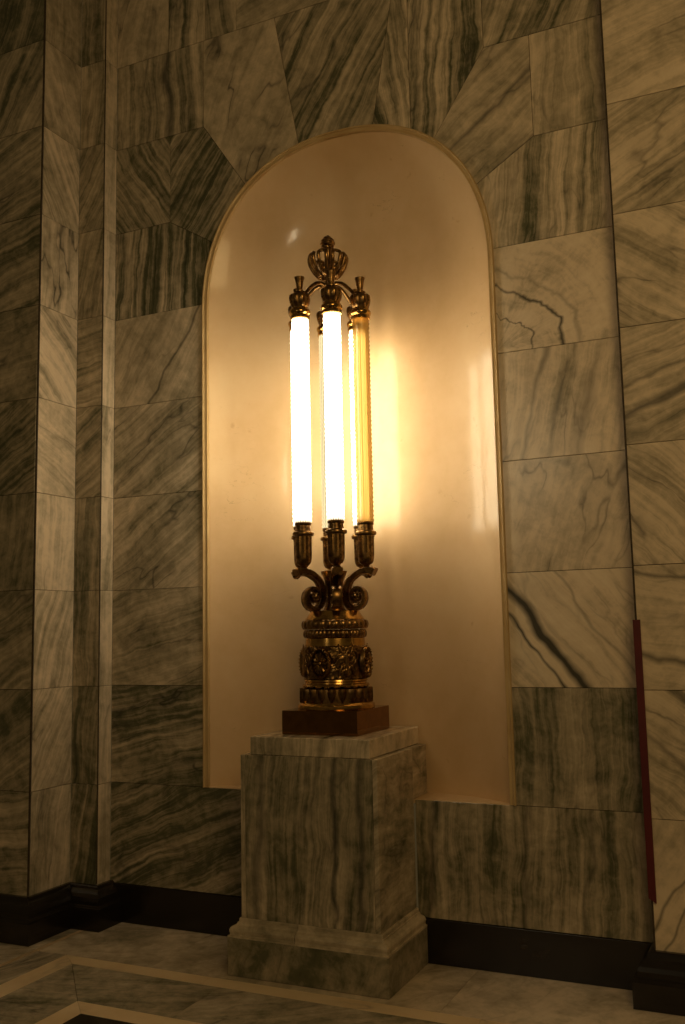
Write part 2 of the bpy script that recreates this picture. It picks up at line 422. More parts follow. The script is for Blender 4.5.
for i in range(2):
    poly = [(X2a, ys[i]), (X2b, S2b if i == 0 else ys[i]), (X2b, ys[i + 1]), (X2a, ys[i + 1])]
    fslab(0, 0, 0, 0, dict(ang=80, tone=.85, stripe=.05, vein=.4), CREAM, 'inlay_strip', poly)
for i in range(3):
    for j in range(3):
        fslab(X2b + 1.405 * i, X2b + 1.405 * (i + 1), S2b - 1.318 * (j + 1), S2b - 1.318 * j, dict(ang=30, tone=.4, stripe=.2, vein=.3), BLACK)
# left of the outer strip: grey band, hairline inlay, slab running under the pilaster
fslab(0, 0, 0, 0, dict(ang=75, tone=.42, stripe=.25, vein=.6), None, 'floor_slab', [(-1.66, -.62), (X1a, S1a), (X1a, -2.6), (-1.66, -2.6)])
fslab(0, 0, 0, 0, dict(ang=75, tone=.42, stripe=.25, vein=.6), None, 'floor_slab', [(-1.66, -2.6), (X1a, -2.6), (X1a, YF), (-1.66, YF)])
fslab(-1.69, -1.66, YF, 0.0, dict(ang=80, tone=.45, stripe=.1, vein=.3), CREAM, 'inlay_strip')
for a, b in ((-1.9, 0.0), (-3.6, -1.9), (YF, -3.6)):
    fslab(XL, -1.69, a, b, dict(ang=40, tone=.5, stripe=.2, vein=.5))

# ------------------------------------------------------------------ back wall with the niche
polys = []   # (polygon, properties)
def W(poly, **props): polys.append((poly, props))
zt = zk
JL, JR = -NA, NA
# courses left of the niche, from the base upwards
leftc = {-2: dict(ang=22, tone=.30, stripe=.34, vein=.5, seed=3.1), -1: dict(ang=12, tone=.38, stripe=.3, vein=.9, scl=1.2),
         0: dict(ang=14, tone=.46, stripe=.2, vein=.7), 1: dict(ang=35, tone=.50, stripe=.22, vein=.7), 2: dict(ang=32, tone=.50, stripe=.22, vein=.7),
         3: dict(ang=58, tone=.56, stripe=.13, vein=.3, bands=((-.05, .010, .7),))}
W(rect(XA, -.393, BASE_TOP, SILL), **leftc[-2])
for k in range(-1, 4):
    W(rect(XA, JL, zk(k), min(zk(k + 1), 9)) if k < 3 else rect(XA, JL, zk(3), SPRING) , **leftc[k]) if k < 3 else None
V1, V2, V3 = (1.207, zk(5)), (.945, zk(6)), (.411, zk(7))
a1, a2, a3 = .868, .627, .248
# course 3 reaches the springing and a little of the arch
def side(sgn, pts): return [(sgn * x, z) for x, z in pts]
def arc_between(xa, xb, n=10): return arch_pts(xa, xb, n)
z4x = NA * (1 - ((zk(4) - SPRING) / NB) ** NP) ** (1 / NP)
W(side(-1, [(-XA, zk(3)), (NA, zk(3)), (NA, SPRING)] + arc_between(NA, z4x, 3)[1:] + [(-XA, zk(4))]), **leftc[3])
W(side(-1, [(-XA, zk(4))] + arc_between(z4x, a1, 8) + [V1, (-XA, zk(5))]), ang=88, tone=.36, stripe=.42, vein=.5)
W(side(-1, [(-XA, zk(5)), V1, (1.207, zk(6)), (-XA, zk(6))]), ang=-58, tone=.38, stripe=.32, vein=.5)
W(side(-1, [V1] + arc_between(a1, a2, 8) + [V2, (1.207, zk(6))]), ang=52, tone=.34, stripe=.36, vein=.5)
W(side(-1, [(-XA, zk(6)), (.945, zk(6)), (.945, zk(7)), (-XA, zk(7))]), ang=92, tone=.44, stripe=.26, vein=.5, seed=8.2, bands=((-.07, .04, .85), (.10, .012, .5)))
W(side(-1, [V2] + arc_between(a2, a3, 10) + [V3, (.945, zk(7))]), ang=66, tone=.60, stripe=.10, vein=.8, scl=.9)
W([(-V3[0], V3[1])] + arc_between(-a3, a3, 10) + [V3], ang=58, tone=.44, stripe=.30, vein=.6)
xm = .49; zm = arch(arch_at(xm))[1]
W([V3] + arc_between(a3, xm, 6) + [(xm, zk(7))], ang=97, tone=.46, stripe=.42, vein=.6)
W([(xm, zk(7))] + arc_between(xm, a2, 6) + [V2, (.945, zk(7))], ang=83, tone=.44, stripe=.42, vein=.7)
W([V2] + arc_between(a2, a1, 8) + [V1, (1.207, zk(6))], ang=36, tone=.50, stripe=.16, vein=.5, bands=((.06, .02, .7), (-.25, .012, .5)))
W([V1] + arc_between(a1, z4x, 8) + [(XE, zk(4)), (XE, zk(5))], ang=84, tone=.50, stripe=.34, vein=.5, scl=1.1)
W([V1, (XE, zk(5)), (XE, zk(6)), (1.207, zk(6))], ang=90, tone=.54, stripe=.22, vein=.4)
W([(.945, zk(6)), (XE, zk(6)), (XE, zk(7)), (.945, zk(7))], ang=70, tone=.47, stripe=.3, vein=.5)
W([(XE, zk(3)), (NA, zk(3)), (NA, SPRING)] + arc_between(NA, z4x, 3)[1:] + [(XE, zk(4))], ang=-50, tone=.68, stripe=.14, vein=.2, scl=.9, seed=5.3, ring=(-.20, -.40), bands=((.36, .014, 1.0), (.20, .007, .8), (.45, .014, .35)))
rightc = {2: dict(ang=78, tone=.66, stripe=.2, vein=.5, bands=((-.15, .05, .45), (.14, .02, .55), (.0, .02, .35))), 1: dict(ang=70, tone=.70, stripe=.10, vein=.6), 0: dict(ang=-52, tone=.74, stripe=.22, vein=.3, seed=11.4, bands=((-.15, .034, 1.1), (-.235, .014, 1.1), (.10, .010, .4))), -1: dict(ang=89, tone=.42, stripe=.22, vein=.6)}
for k, pr in rightc.items(): W(rect(NA, XE, zk(k), zk(k + 1)), **pr)
W(rect(.397, XE, BASE_TOP, SILL), ang=88, tone=.38, stripe=.24, vein=.4, bands=((.02, .03, .6), (.52, .03, .7), (-.30, .015, .5)))
# upper courses
for a, b, pr in ((XA, -1.221, dict(ang=75, tone=.5, stripe=.2, vein=.6)), (-1.221, -.93, dict(ang=85, tone=.46, stripe=.3, vein=.6)), (-.93, -.692, dict(ang=95, tone=.48, stripe=.25, vein=.5)),
                 (-.692, .10, dict(ang=20, tone=.52, stripe=.15, vein=.6)), (.10, .93, dict(ang=60, tone=.46, stripe=.3, vein=.5)), (.93, XE, dict(ang=60, tone=.5, stripe=.2, vein=.5))):
    W(rect(a, b, zk(7), zk(8)), **pr)
for a, b in ((XA, -.945), (-.945, 0), (0, .945), (.945, XE)):
    W(rect(a, b, zk(8), zk(9)), ang=70, tone=.47, stripe=.25, vein=.5)
bm = bmesh.new()
for poly, _ in polys:
    if area2(poly) < 0: poly = poly[::-1]
    bm.faces.new([bm.verts.new((x, .016, z)) for x, z in poly])
wall_back = tag(mesh_obj('wall_back', bm, MORTAR), 'veined marble slab wall with an arched niche', None, None, 'structure')
for poly, pr in polys: slab(wall_back, poly, (0, 0, 0), 0.0, pr)

# niche shell: elliptical in plan, rounded over at the top
NI, ND = -0.028, 0.235
bm = bmesh.new()
def niche_pt(rho, th):
    x, z = arch(th, NI)
    return Vector((x * rho, .018 + ND * (1 - rho ** NQ), SPRING + (z - SPRING) * rho))
NR, NT, NQ = 32, 48, 3.2
rr = [(i / NR) ** .8 for i in range(NR + 1)]
grid = [[bm.verts.new(niche_pt(rr[i], pi * j / NT)) for j in range(NT + 1)] for i in range(1, NR + 1)]
cen = bm.verts.new(niche_pt(0, 0))
for j in range(NT): bm.faces.new((cen, grid[0][j], grid[0][j + 1]))
for i in range(NR - 1):
    for j in range(NT): bm.faces.new((grid[i][j], grid[i + 1][j], grid[i + 1][j + 1], grid[i][j + 1]))
row_top = [grid[i][NT] for i in range(NR - 1, -1, -1)] + [cen] + [grid[i][0] for i in range(NR)]
prev = row_top
for q in range(1, 13):
    z = SPRING + (SILL + .001 - SPRING) * q / 12
    cur = [bm.verts.new((v.co.x, v.co.y, z)) for v in row_top]
    for i in range(len(cur) - 1): bm.faces.new((prev[i], prev[i + 1], cur[i + 1], cur[i]))
    prev = cur
niche = mesh_obj('niche', bm, PLASTER, wall_back, smooth=True)
niche['label'] = 'cream polished plaster inside of the niche'
# sill of the niche
bm = bmesh.new()
pl = [(-niche_pt(q, 0).x, niche_pt(q, 0).y) for q in reversed(rr)] + [(niche_pt(q, 0).x, niche_pt(q, 0).y) for q in rr[1:]]
pl = [(-NA, .006)] + pl + [(NA, .006)]
t_ = [bm.verts.new((x, y, SILL + .002)) for x, y in pl]; b_ = [bm.verts.new((x, y, SILL - .02)) for x, y in pl]
bm.faces.new(t_); bm.faces.new(list(reversed(b_)))
for i in range(len(t_)): bm.faces.new((t_[i], b_[i], b_[(i + 1) % len(t_)], t_[(i + 1) % len(t_)]))
mesh_obj('niche_sill', bm, PLASTER, wall_back)
# rounded plaster edge around the opening
prof = [(.007, .002), (.007, -.007), (.004, -.012), (0.0, -.013), (-.004, -.010), (-.006, -.003), (-.016, -.001), (-.026, -.003), (-.0285, .004), (-.0285, .020)]
bm = bmesh.new(); secs = []
path = [('j', 1, SILL)] + [('j', 1, SILL + (SPRING - SILL) * i / 6) for i in range(1, 6)] + [('a', pi * i / 64) for i in range(65)] + [('j', -1, SILL + (SPRING - SILL) * i / 6) for i in range(5, 0, -1)] + [('j', -1, SILL)]
for s in path:
    sec = []
    for off, y in prof:
        if s[0] == 'j': x, z = s[1] * (NA + off), s[2]
        else: x, z = arch(s[1], off)
        sec.append(bm.verts.new((x, y, z)))
    secs.append(sec)
for a, b in zip(secs, secs[1:]):
    for i in range(len(prof) - 1): bm.faces.new((a[i], a[i + 1], b[i + 1], b[i]))
tag(mesh_obj('trim_1', bm, MATTE, smooth=False), 'rounded cream plaster edge of the arched niche', None, None, 'structure')

# ------------------------------------------------------------------ pilasters
def pilaster(name, faces, label):
    bm = bmesh.new()
    for (ox, oy, rz, wdt) in faces:
        R = Matrix.Rotation(rz, 3, 'Z')
        q = [Vector((ox, oy, 0)) + R @ Vector((u, .016, z)) for u, z in ((-.0, 0), (wdt, 0), (wdt, TOP), (0, TOP))]
        bm.faces.new([bm.verts.new(c) for c in q])
    return tag(mesh_obj(name, bm, MORTAR), label, None, None, 'structure')
H = pi / 2
lf = [(XL, -DD, 0, XC - XL), (XC, -DD, H, DD - DB), (XC, -DB, 0, XA - XC), (XA, -DB, H, DB)]
wall_left = pilaster('wall_left', lf, 'stepped marble pilaster left of the niche')
rowsz = [BASE_TOP + .008] + [zk(k) for k in range(-1, 10)]
st = [dict(ang=80, tone=.52, stripe=.25, vein=.6), dict(ang=60, tone=.58, stripe=.22, vein=.5), dict(ang=72, tone=.60, stripe=.25, vein=.5), dict(ang=86, tone=.66, stripe=.18, vein=.6), dict(ang=-30, tone=.62, stripe=.15, vein=.6),
      dict(ang=-42, tone=.62, stripe=.25, vein=.5), dict(ang=88, tone=.62, stripe=.18, vein=.9), dict(ang=-60, tone=.56, stripe=.25, vein=.6), dict(ang=-65, tone=.52, stripe=.1, vein=.5), dict(ang=90, tone=.48, stripe=.2, vein=.4), dict(ang=80, tone=.5, stripe=.2, vein=.4)]
sd = [dict(ang=8, tone=.44, stripe=.25, vein=.6), dict(ang=30, tone=.36, stripe=.2, vein=1.0), dict(ang=30, tone=.42, stripe=.22, vein=.6), dict(ang=85, tone=.42, stripe=.15, vein=.4), dict(ang=32, tone=.40, stripe=.3, vein=.6),
      dict(ang=10, tone=.42, stripe=.15, vein=.6), dict(ang=15, tone=.40, stripe=.25, vein=.7), dict(ang=20, tone=.42, stripe=.25, vein=.7), dict(ang=60, tone=.40, stripe=.25, vein=.5), dict(ang=70, tone=.36, stripe=.25, vein=.6), dict(ang=50, tone=.4, stripe=.2, vein=.4)]
for i in range(len(rowsz) - 1):
    z0, z1 = rowsz[i], rowsz[i + 1]
    slab(wall_left, rect(0, XC - XL - .011, z0, z1), (XL, -DD, 0), 0, sd[i])
    slab(wall_left, rect(.004, DD - DB, z0, z1), (XC, -DD, 0), H, st[i])
    slab(wall_left, rect(.0, XA - XC - .005, z0, z1), (XC, -DB, 0), 0, dict(ang=(80, 85, 88, 89, 35, 10, 75, 60, 85, 88, 80)[i], tone=(.34, .34, .38, .38, .42, .42, .46, .45, .52, .42, .45)[i], stripe=.25, vein=.5))
    slab(wall_left, rect(.003, DB, z0, z1), (XA, -DB, 0), H, dict(ang=88, tone=.60, stripe=.2, vein=.5))
wall_right = pilaster('wall_right', [(XE, 0, -H, DE), (XE, -DE, 0, XR - XE)], 'marble pilaster right of the niche')
sr = [dict(ang=58, tone=0.70, stripe=.10, vein=.6, bands=((.25, .012, .8), (.16, .008, .7))), dict(ang=-38, tone=0.62, stripe=.26, vein=.6, bands=((.05, .03, .7), (-.2, .02, .6))), dict(ang=-14, tone=0.68, stripe=.14, vein=.6, bands=((-.22, .022, .75), (.18, .014, .7))), dict(ang=-42, tone=0.65, stripe=.26, vein=.7), dict(ang=18, tone=0.60, stripe=.2, vein=.6, bands=((-.02, .030, .8), (.12, .012, .5))),
      dict(ang=-35, tone=0.60, stripe=.22, vein=.7), dict(ang=28, tone=0.58, stripe=.24, vein=.5), dict(ang=12, tone=0.63, stripe=.16, vein=.5), dict(ang=20, tone=0.58, stripe=.2, vein=.5), dict(ang=20, tone=0.58, stripe=.2, vein=.5), dict(ang=20, tone=0.58, stripe=.2, vein=.5)]
for i in range(len(rowsz) - 1):
    z0, z1 = rowsz[i], rowsz[i + 1]
    slab(wall_right, rect(-.001, .85, z0, z1), (XE, -DE, 0), 0, sr[i])
    slab(wall_right, rect(.85, XR - XE, z0, z1), (XE, -DE, 0), 0, dict(ang=25, tone=.5, stripe=.2, vein=.5))
    slab(wall_right, rect(.0, DE - .023, z0, z1), (XE + .003, 0, 0), -H, dict(ang=85, tone=.5, stripe=.2, vein=.5))

# slim dark beads set into the arrises of the pilasters
def bead(parent, x, y, w):
    bm = bmesh.new(); box(bm, -w / 2, w / 2, -w / 2, w / 2, -(TOP - .25) / 2, (TOP - .25) / 2, w * .2)
    return mesh_obj('corner_bead', bm, MORTAR, parent, loc=(x, y, .245 + (TOP - .25) / 2))
bead(wall_left, XC - .004, -DD + .004, .010)
bead(wall_left, XA - .003, -DB + .003, .007)
bead(wall_right, XE - .002, -DE + .004, .010)

# moulded black bases: one profile mitred round each plan
bprof = [(.0, .242), (.022, .242), (.030, .236), (.034, .222), (.040, .212), (.056, .200), (.070, .182), (.077, .162), (.078, .142), (.084, .136), (.092, .134), (.097, .128), (.099, .118), (.099, .001)]
def base_run(name, plan, label):
    bm = bmesh.new(); secs = []; n = len(plan)
    P = [Vector(p) for p in plan]
    for i in range(n):
        e1 = (P[i] - P[i - 1]).normalized() if i else None
        e2 = (P[i + 1] - P[i]).normalized() if i < n - 1 else None
        e1 = e1 or e2; e2 = e2 or e1
        n1 = Vector((e1.y, -e1.x)); n2 = Vector((e2.y, -e2.x))     # outward = right of travel
        b = (n1 + n2) / (1 + n1.dot(n2))
        secs.append([bm.verts.new((P[i].x + b.x * o, P[i].y + b.y * o, z)) for o, z in bprof])
    for a, b in zip(secs, secs[1:]):
        for i in range(len(bprof) - 1): bm.faces.new((a[i], b[i], b[i + 1], a[i + 1]))
    o = mesh_obj(name, bm, BLACK)
    marble_props(o, ang=15, tone=.5, stripe=.2, vein=.3)
    return tag(o, label, None, None, 'structure')
base_run('baseboard_left', [(XL, -DD), (XC, -DD), (XC, -DB), (XA, -DB), (XA, 0)], 'moulded black marble base of the left pilaster')
base_run('baseboard_right', [(XE, 0), (XE, -DE), (XR, -DE)], 'moulded black marble base of the right pilaster')
bm = bmesh.new(); box(bm, XA + .004, XE - .004, -.010, .015, .001, BASE_TOP - .001, .002)
o = tag(mesh_obj('baseboard_back', bm, BLACK), 'flat black marble skirting below the niche wall', None, None, 'structure')
marble_props(o, ang=15, tone=.42, stripe=.2, vein=.3)

# ------------------------------------------------------------------ pedestal
ped = bpy.data.objects.new('marble_pedestal', None); COL.objects.link(ped)
ped.location = (0, -.2, 0)
tag(ped, 'square green-grey veined marble pedestal carrying the bronze lamp', 'pedestal')
def pbox(name, x0, x1, y0, y1, z0, z1, bev, **pr):
    bm = bmesh.new(); cx, cy, cz = (x0 + x1) / 2, (y0 + y1) / 2, (z0 + z1) / 2
    box(bm, x0 - cx, x1 - cx, y0 - cy, y1 - cy, z0 - cz, z1 - cz, bev)
    o = mesh_obj(name, bm, MARBLE, ped, loc=(cx, cy + .2, cz))
    return marble_props(o, **pr)
pbox('plinth', -.450, .450, -.553, -.0105, .001, .188, .004, ang=70, tone=.38, stripe=.07, vein=.4)
mp = [(-.450, .1885), (-.449, .197), (-.441, .1975), (-.440, .206), (-.442, .214), (-.443, .224), (-.439, .234), (-.431, .241), (-.421, .244), (-.416, .246), (-.412, .252), (-.411, .258), (-.405, .259), (-.404, .274), (-.401, .278), (-.392, .279)]
def moulding(plan, **pr):
    bm = bmesh.new(); secs = []
    for (x, y, mx, my) in plan:      # base corner and direction of inward offset
        secs.append([bm.verts.new((x + mx * (q + .450), y + my * (q + .450), z)) for q, z in mp] )
    for a, b in zip(secs, secs[1:]):
        for i in range(len(mp) - 1): bm.faces.new((a[i], b[i], b[i + 1], a[i + 1]))
    o = mesh_obj('plinth_moulding', bm, MARBLE, ped, loc=(0, .2, 0))
    return marble_props(o, **pr)
xj = -.06
moulding([(-.450, -.0105, 1, 0), (-.450, -.553, 1, 1), (xj - .0012, -.553, 0, 1)], ang=10, tone=.48, stripe=.06, vein=.2)
moulding([(xj + .0012, -.553, 0, 1), (.450, -.553, -1, 1), (.450, -.0105, -1, 0)], ang=10, tone=.50, stripe=.06, vein=.2)
B0, B1, BX, BF = .278, 1.106, .393, -.505
pbox('front_panel', -BX + .027, BX - .027, BF, BF + .03, B0, B1, .002, ang=87, tone=.36, stripe=.26, vein=.4, seed=2.4, bands=((-.14, .020, .8), (-.29, .028, .7), (.27, .03, .6)))
for s, pr in ((-1, dict(ang=90, tone=.48, stripe=.2, vein=.5)), (1, dict(ang=40, tone=.50, stripe=.22, vein=.6))):
    xa, xb = sorted((s * BX, s * (BX - .0262)))
    pbox('side_panel', xa, xb, BF + .0005, -.0115, B0, B1, .002, **pr)
    pbox('side_panel', xa, xb, -.0110, .205, SILL + .003, B1, .002, **pr)
pbox('core', -BX + .028, BX - .028, BF + .031, -.012, B0 - .08, B1, 0, ang=90, tone=.4, stripe=.2, vein=.3)
pbox('core', -BX + .028, BX - .028, -.012, .205, SILL + .003, B1, 0, ang=90, tone=.4, stripe=.2, vein=.3)
pbox('cap_slab', -.345, .345, -.483, .218, B1 + .0005, 1.200, .004, ang=88, tone=.52, stripe=.26, vein=.4)

# ------------------------------------------------------------------ lamp
LX, LY, LZ = 0.0, -.132, 1.2005
lamp = bpy.data.objects.new('torchiere_lamp', None); COL.objects.link(lamp); lamp.location = (LX, LY, LZ)
tag(lamp, 'tall ornate bronze lamp with six ribbed glass tubes in the niche', 'lamp')
def Z(z): return z - LZ
def lp(name, bm, mat, smooth=True, parent=lamp): return mesh_obj(name, bm, mat, parent, smooth=smooth)
def autosmooth(o, deg=35):
    me = o.data
    bm = bmesh.new(); bm.from_mesh(me)
    for e in bm.edges: e.smooth = not (len(e.link_faces) == 2 and e.calc_face_angle(0) > radians(deg))
    bm.to_mesh(me); bm.free(); return o
bm = bmesh.new(); box(bm, -.222, .222, -.222, .222, 0, .127, .003)
lp('base_block', bm, BLOCKM, False)
def lz(prof): return [(r, Z(z)) for r, z in prof]
bm = bmesh.new(); lathe(bm, lz([(.212, 1.3275), (.214, 1.335), (.212, 1.350), (.204, 1.356), (.200, 1.362)]), 64)
autosmooth(lp('foot_ring', bm, GOLD))
# ring of upright leaves round the foot
bm = bmesh.new(); lathe(bm, lz([(.186, 1.358), (.186, 1.40), (.182, 1.436), (.172, 1.442)]), 48)
foot = autosmooth(lp('leaf_collar', bm, BRONZE))
bm = bmesh.new()
def leaf(bm, w, h, t, n=6):
    rows = []
    for i in range(n + 1):
        s = i / n; ww = w * (1 - s ** 2.2) * (.75 + .25 * sin(pi * s)) + .0008
        z = h * (1 - s)
        rows.append([bm.verts.new((-ww, 0, z)), bm.verts.new((-ww * .5, -t * .55 * (1 - .4 * s), z)), bm.verts.new((0, -t * (1.15 - .3 * s), z)), bm.verts.new((ww * .5, -t * .55 * (1 - .4 * s), z)), bm.verts.new((ww, 0, z))])
    for a, b in zip(rows, rows[1:]):
        for k in range(4): bm.faces.new((a[k], a[k + 1], b[k + 1], b[k]))
leaf(bm, .026, .074, .020)
lf0 = mesh_obj('leaf', bm, BRONZE, foot, smooth=True)
for i in range(20):
    a = 2 * pi * i / 20
    o = lf0 if i == 0 else copy_obj(lf0, foot)
    o.rotation_euler = (-.10, 0, a); o.location = (.188 * sin(a), -.188 * cos(a), Z(1.362))
bm = bmesh.new(); lathe(bm, lz([(.170, 1.441), (.182, 1.444), (.186, 1.452), (.182, 1.460), (.172, 1.464), (.170, 1.472), (.176, 1.478), (.174, 1.486), (.166, 1.489)]), 64)
autosmooth(lp('lower_ring', bm, GOLD))
bm = bmesh.new(); lathe(bm, lz([(.168, 1.487), (.176, 1.492), (.177, 1.50), (.177, 1.65), (.176, 1.66), (.168, 1.667)]), 64)
drum = autosmooth(lp('drum', bm, EMBOSS))
# scrolling leaf relief on the drum between the rosettes
bm = bmesh.new()
def on_drum(a, z, lift=.178): return (lift * sin(a), -lift * cos(a), Z(z))
for q in range(1):
    c0 = pi / 4 + q * pi / 2
    for m in (-1, 1):
        pts = []
        for i in range(26):
            t = i / 25; th = t * 2.3 * 2 * pi; rad_ = .052 * (1 - .85 * t)
            pts.append(on_drum(c0 + m * (.15 + rad_ * cos(th) / .18 * .9), 1.585 + m * .012 + rad_ * sin(th) * 1.1))
        tube(bm, pts, [.0075 * (1 - .5 * i / 25) for i in range(26)], 6)
        pts = [on_drum(c0 + m * (.02 + .05 * i), 1.50 + .045 * sin(i * .9) + .01 * i) for i in range(6)]
        tube(bm, pts, [.004, .008, .010, .010, .008, .003], 6)
        pts = [on_drum(c0 + m * (.03 + .045 * i), 1.655 - .03 * sin(i * .8)) for i in range(6)]
        tube(bm, pts, [.004, .008, .009, .009, .007, .003], 6)
    tube(bm, [on_drum(c0, 1.50 + .15 * i / 6) for i in range(7)], [.006, .010, .007, .011, .007, .010, .004], 6)
rl0 = tag(mesh_obj('leaf_relief', bm, BRONZE, drum, smooth=True), kind='stuff')
for q in range(1, 4): copy_obj(rl0, drum, rotz=q * pi / 2)
# oval rosettes on four sides
bm = bmesh.new()
def ros(a, r): return (.052 * r * cos(a), 0, .078 * r * sin(a))
def rosp(a, r, y): c = ros(a, r); return Vector((c[0], y, c[2]))
rowsr = []
for r, y in ((1.12, .004), (1.12, -.012), (1.04, -.022), (.93, -.024), (.86, -.016), (.80, -.010)):
    rowsr.append([bm.verts.new(rosp(2 * pi * i / 36, r, y)) for i in range(36)])
for a, b in zip(rowsr, rowsr[1:]):
    for i in range(36): bm.faces.new((a[i], a[(i + 1) % 36], b[(i + 1) % 36], b[i]))
bm.faces.new(rowsr[-1])
for k in range(14):                                   # petals
    a = 2 * pi * k / 14; tube(bm, [rosp(a, .22, -.020), rosp(a, .45, -.024), rosp(a, .66, -.021), rosp(a, .78, -.012)], [.004, .0075, .0095, .003], 6)
for k in range(24):                                   # beaded rim
    a = 2 * pi * k / 24; c = rosp(a, .985, -.024)
    bmesh.ops.create_icosphere(bm, subdivisions=1, radius=.0058, matrix=Matrix.Translation(c))
bmesh.ops.create_icosphere(bm, subdivisions=2, radius=.013, matrix=Matrix.Translation((0, -.020, 0)))
r0 = mesh_obj('rosette', bm, BRONZE, drum, smooth=True); autosmooth(r0, 40)
for i in range(4):
    a = i * pi / 2; o = r0 if i == 0 else copy_obj(r0, drum)
    o.rotation_euler = (0, 0, a); o.location = (.176 * sin(a), -.176 * cos(a), Z(1.576))
bm = bmesh.new(); lathe(bm, lz([(.160, 1.664), (.168, 1.668), (.166, 1.690), (.164, 1.708), (.158, 1.712)]), 64)
autosmooth(lp('upper_band', bm, GOLD))
def beaded(name, zc, R_, h, n):
    bm = bmesh.new(); pr = [(R_ - .024, zc - h / 2)] + [(R_ - .014 + .014 * cos(t), zc + h / 2 * sin(t)) for t in [-1.4, -1.0, -.5, 0, .5, 1.0, 1.4]] + [(R_ - .024, zc + h / 2)]
    lathe(bm, lz(pr), n * 4, lambda a, z: 1 - .040 * (abs(sin(a * n / 2)) < .38))
    return autosmooth(lp(name, bm, BRONZE), 50)
beaded('beaded_ring', 1.733, .178, .046, 40)
beaded('egg_moulding', 1.784, .188, .050, 26)
bm = bmesh.new(); lathe(bm, lz([(.164, 1.806), (.166, 1.812), (.160, 1.822), (.148, 1.838), (.140, 1.850), (.136, 1.858), (.10, 1.862)]), 64)
autosmooth(lp('sloping_shoulder', bm, GOLD))
bm = bmesh.new(); lathe(bm, lz([(.062, 1.860), (.050, 1.90), (.046, 1.96), (.054, 2.03), (.070, 2.065), (.074, 2.080), (.05, 2.088)]), 32)
autosmooth(lp('stem', bm, BRONZE))
# six scroll brackets, each carrying a socket
TR = .200
AZ = [radians(30 + 60 * k) for k in range(6)]
def bracket_mesh():
    bm = bmesh.new()
    path = spline([(.250, 2.066), (.225, 2.076), (.175, 2.074), (.130, 2.050), (.098, 2.018), (.082, 1.965), (.086, 1.912), (.108, 1.878), (.142, 1.870), (.176, 1.890), (.190, 1.928), (.180, 1.966), (.150, 1.984), (.122, 1.972), (.110, 1.944), (.120, 1.918), (.142, 1.910), (.160, 1.926), (.158, 1.946)], 4)
    n = len(path); secs = []
    for i, p in enumerate(path):
        t = (path[min(i + 1, n - 1)] - path[max(i - 1, 0)]).normalized(); nn = Vector((-t.y, t.x))
        s = i / (n - 1)
        th = .0168 * (1 - .60 * s) + (.007 if s < .05 else 0); wd = .029 * (1 - .22 * s)
        sec = []
        for (a, b) in ((-1, -.72), (-.6, -1), (-.35, -1), (-.2, -.82), (.2, -.82), (.35, -1), (.6, -1), (1, -.72), (1, .72), (.6, 1), (-.6, 1), (-1, .72)):
            q = p + nn * (-b * th); sec.append(bm.verts.new((a * wd, -q.x, Z(q.y))))
        secs.append(sec)
    for a, b in zip(secs, secs[1:]):
        m = len(a)
        for k in range(m): bm.faces.new((a[k], a[(k + 1) % m], b[(k + 1) % m], b[k]))
    bm.faces.new(secs[0]); bm.faces.new(list(reversed(secs[-1])))
    return bm
br0 = mesh_obj('scroll_bracket', bracket_mesh(), BRONZE, lamp, smooth=True); autosmooth(br0, 38)
bts = []
for s in (-1, 1):                                     # flower button on each side of the volute
    bm = bmesh.new()
    c = Vector((s * .023, -.140, Z(1.936)))
    bmesh.ops.create_icosphere(bm, subdivisions=2, radius=.015, matrix=Matrix.Translation(c))
    for k in range(6):
        a = 2 * pi * k / 6
        bmesh.ops.create_icosphere(bm, subdivisions=1, radius=.010, matrix=Matrix.Translation(c + Vector((-s * .001, .018 * cos(a), .018 * sin(a)))))
    bts.append(mesh_obj('volute_button', bm, BRONZE, br0, smooth=True))
# sockets
bm = bmesh.new()
pr = lz([(.010, 2.080), (.020, 2.084), (.022, 2.092), (.016, 2.099), (.018, 2.104), (.034, 2.114), (.042, 2.128), (.0455, 2.148), (.0465, 2.182), (.0475, 2.272)])
lathe(bm, pr, 60, lambda a, z: 1 - (.085 * (abs(sin(a * 8)) ** 1.2) if z > Z(2.142) else 0))
so0 = mesh_obj('socket', bm, BRONZE, lamp, smooth=True); autosmooth(so0, 40)
bm = bmesh.new(); lathe(bm, lz([(.050, 2.270), (.058, 2.273), (.061, 2.282), (.058, 2.291), (.050, 2.295), (.043, 2.298), (.042, 2.327), (.046, 2.332), (.047, 2.342), (.044, 2.346), (.036, 2.348)]), 32)
sc0 = mesh_obj('socket_collar', bm, BRONZE, so0, smooth=True); autosmooth(sc0, 40)
# ribbed tubes
T0, T1 = 2.342, 3.520
def tube_mesh():
    bm = bmesh.new(); nsc = 46; prof_ = []
    for i in range(nsc * 2 + 1):
        z = T0 + (T1 - T0) * i / (nsc * 2); prof_.append((.0500 if i % 2 else .0445, Z(z)))
    lathe(bm, prof_, 40, lambda a, z: 1 - .06 * (.5 - .5 * cos(20 * a)))
    return bm
tb0 = mesh_obj('glass_tube', tube_mesh(), LIT, lamp, smooth=True)
tb_off = mesh_obj('glass_tube', tube_mesh(), AMBER, lamp, smooth=True)
tb_off['label'] = 'unlit amber ribbed glass tube'
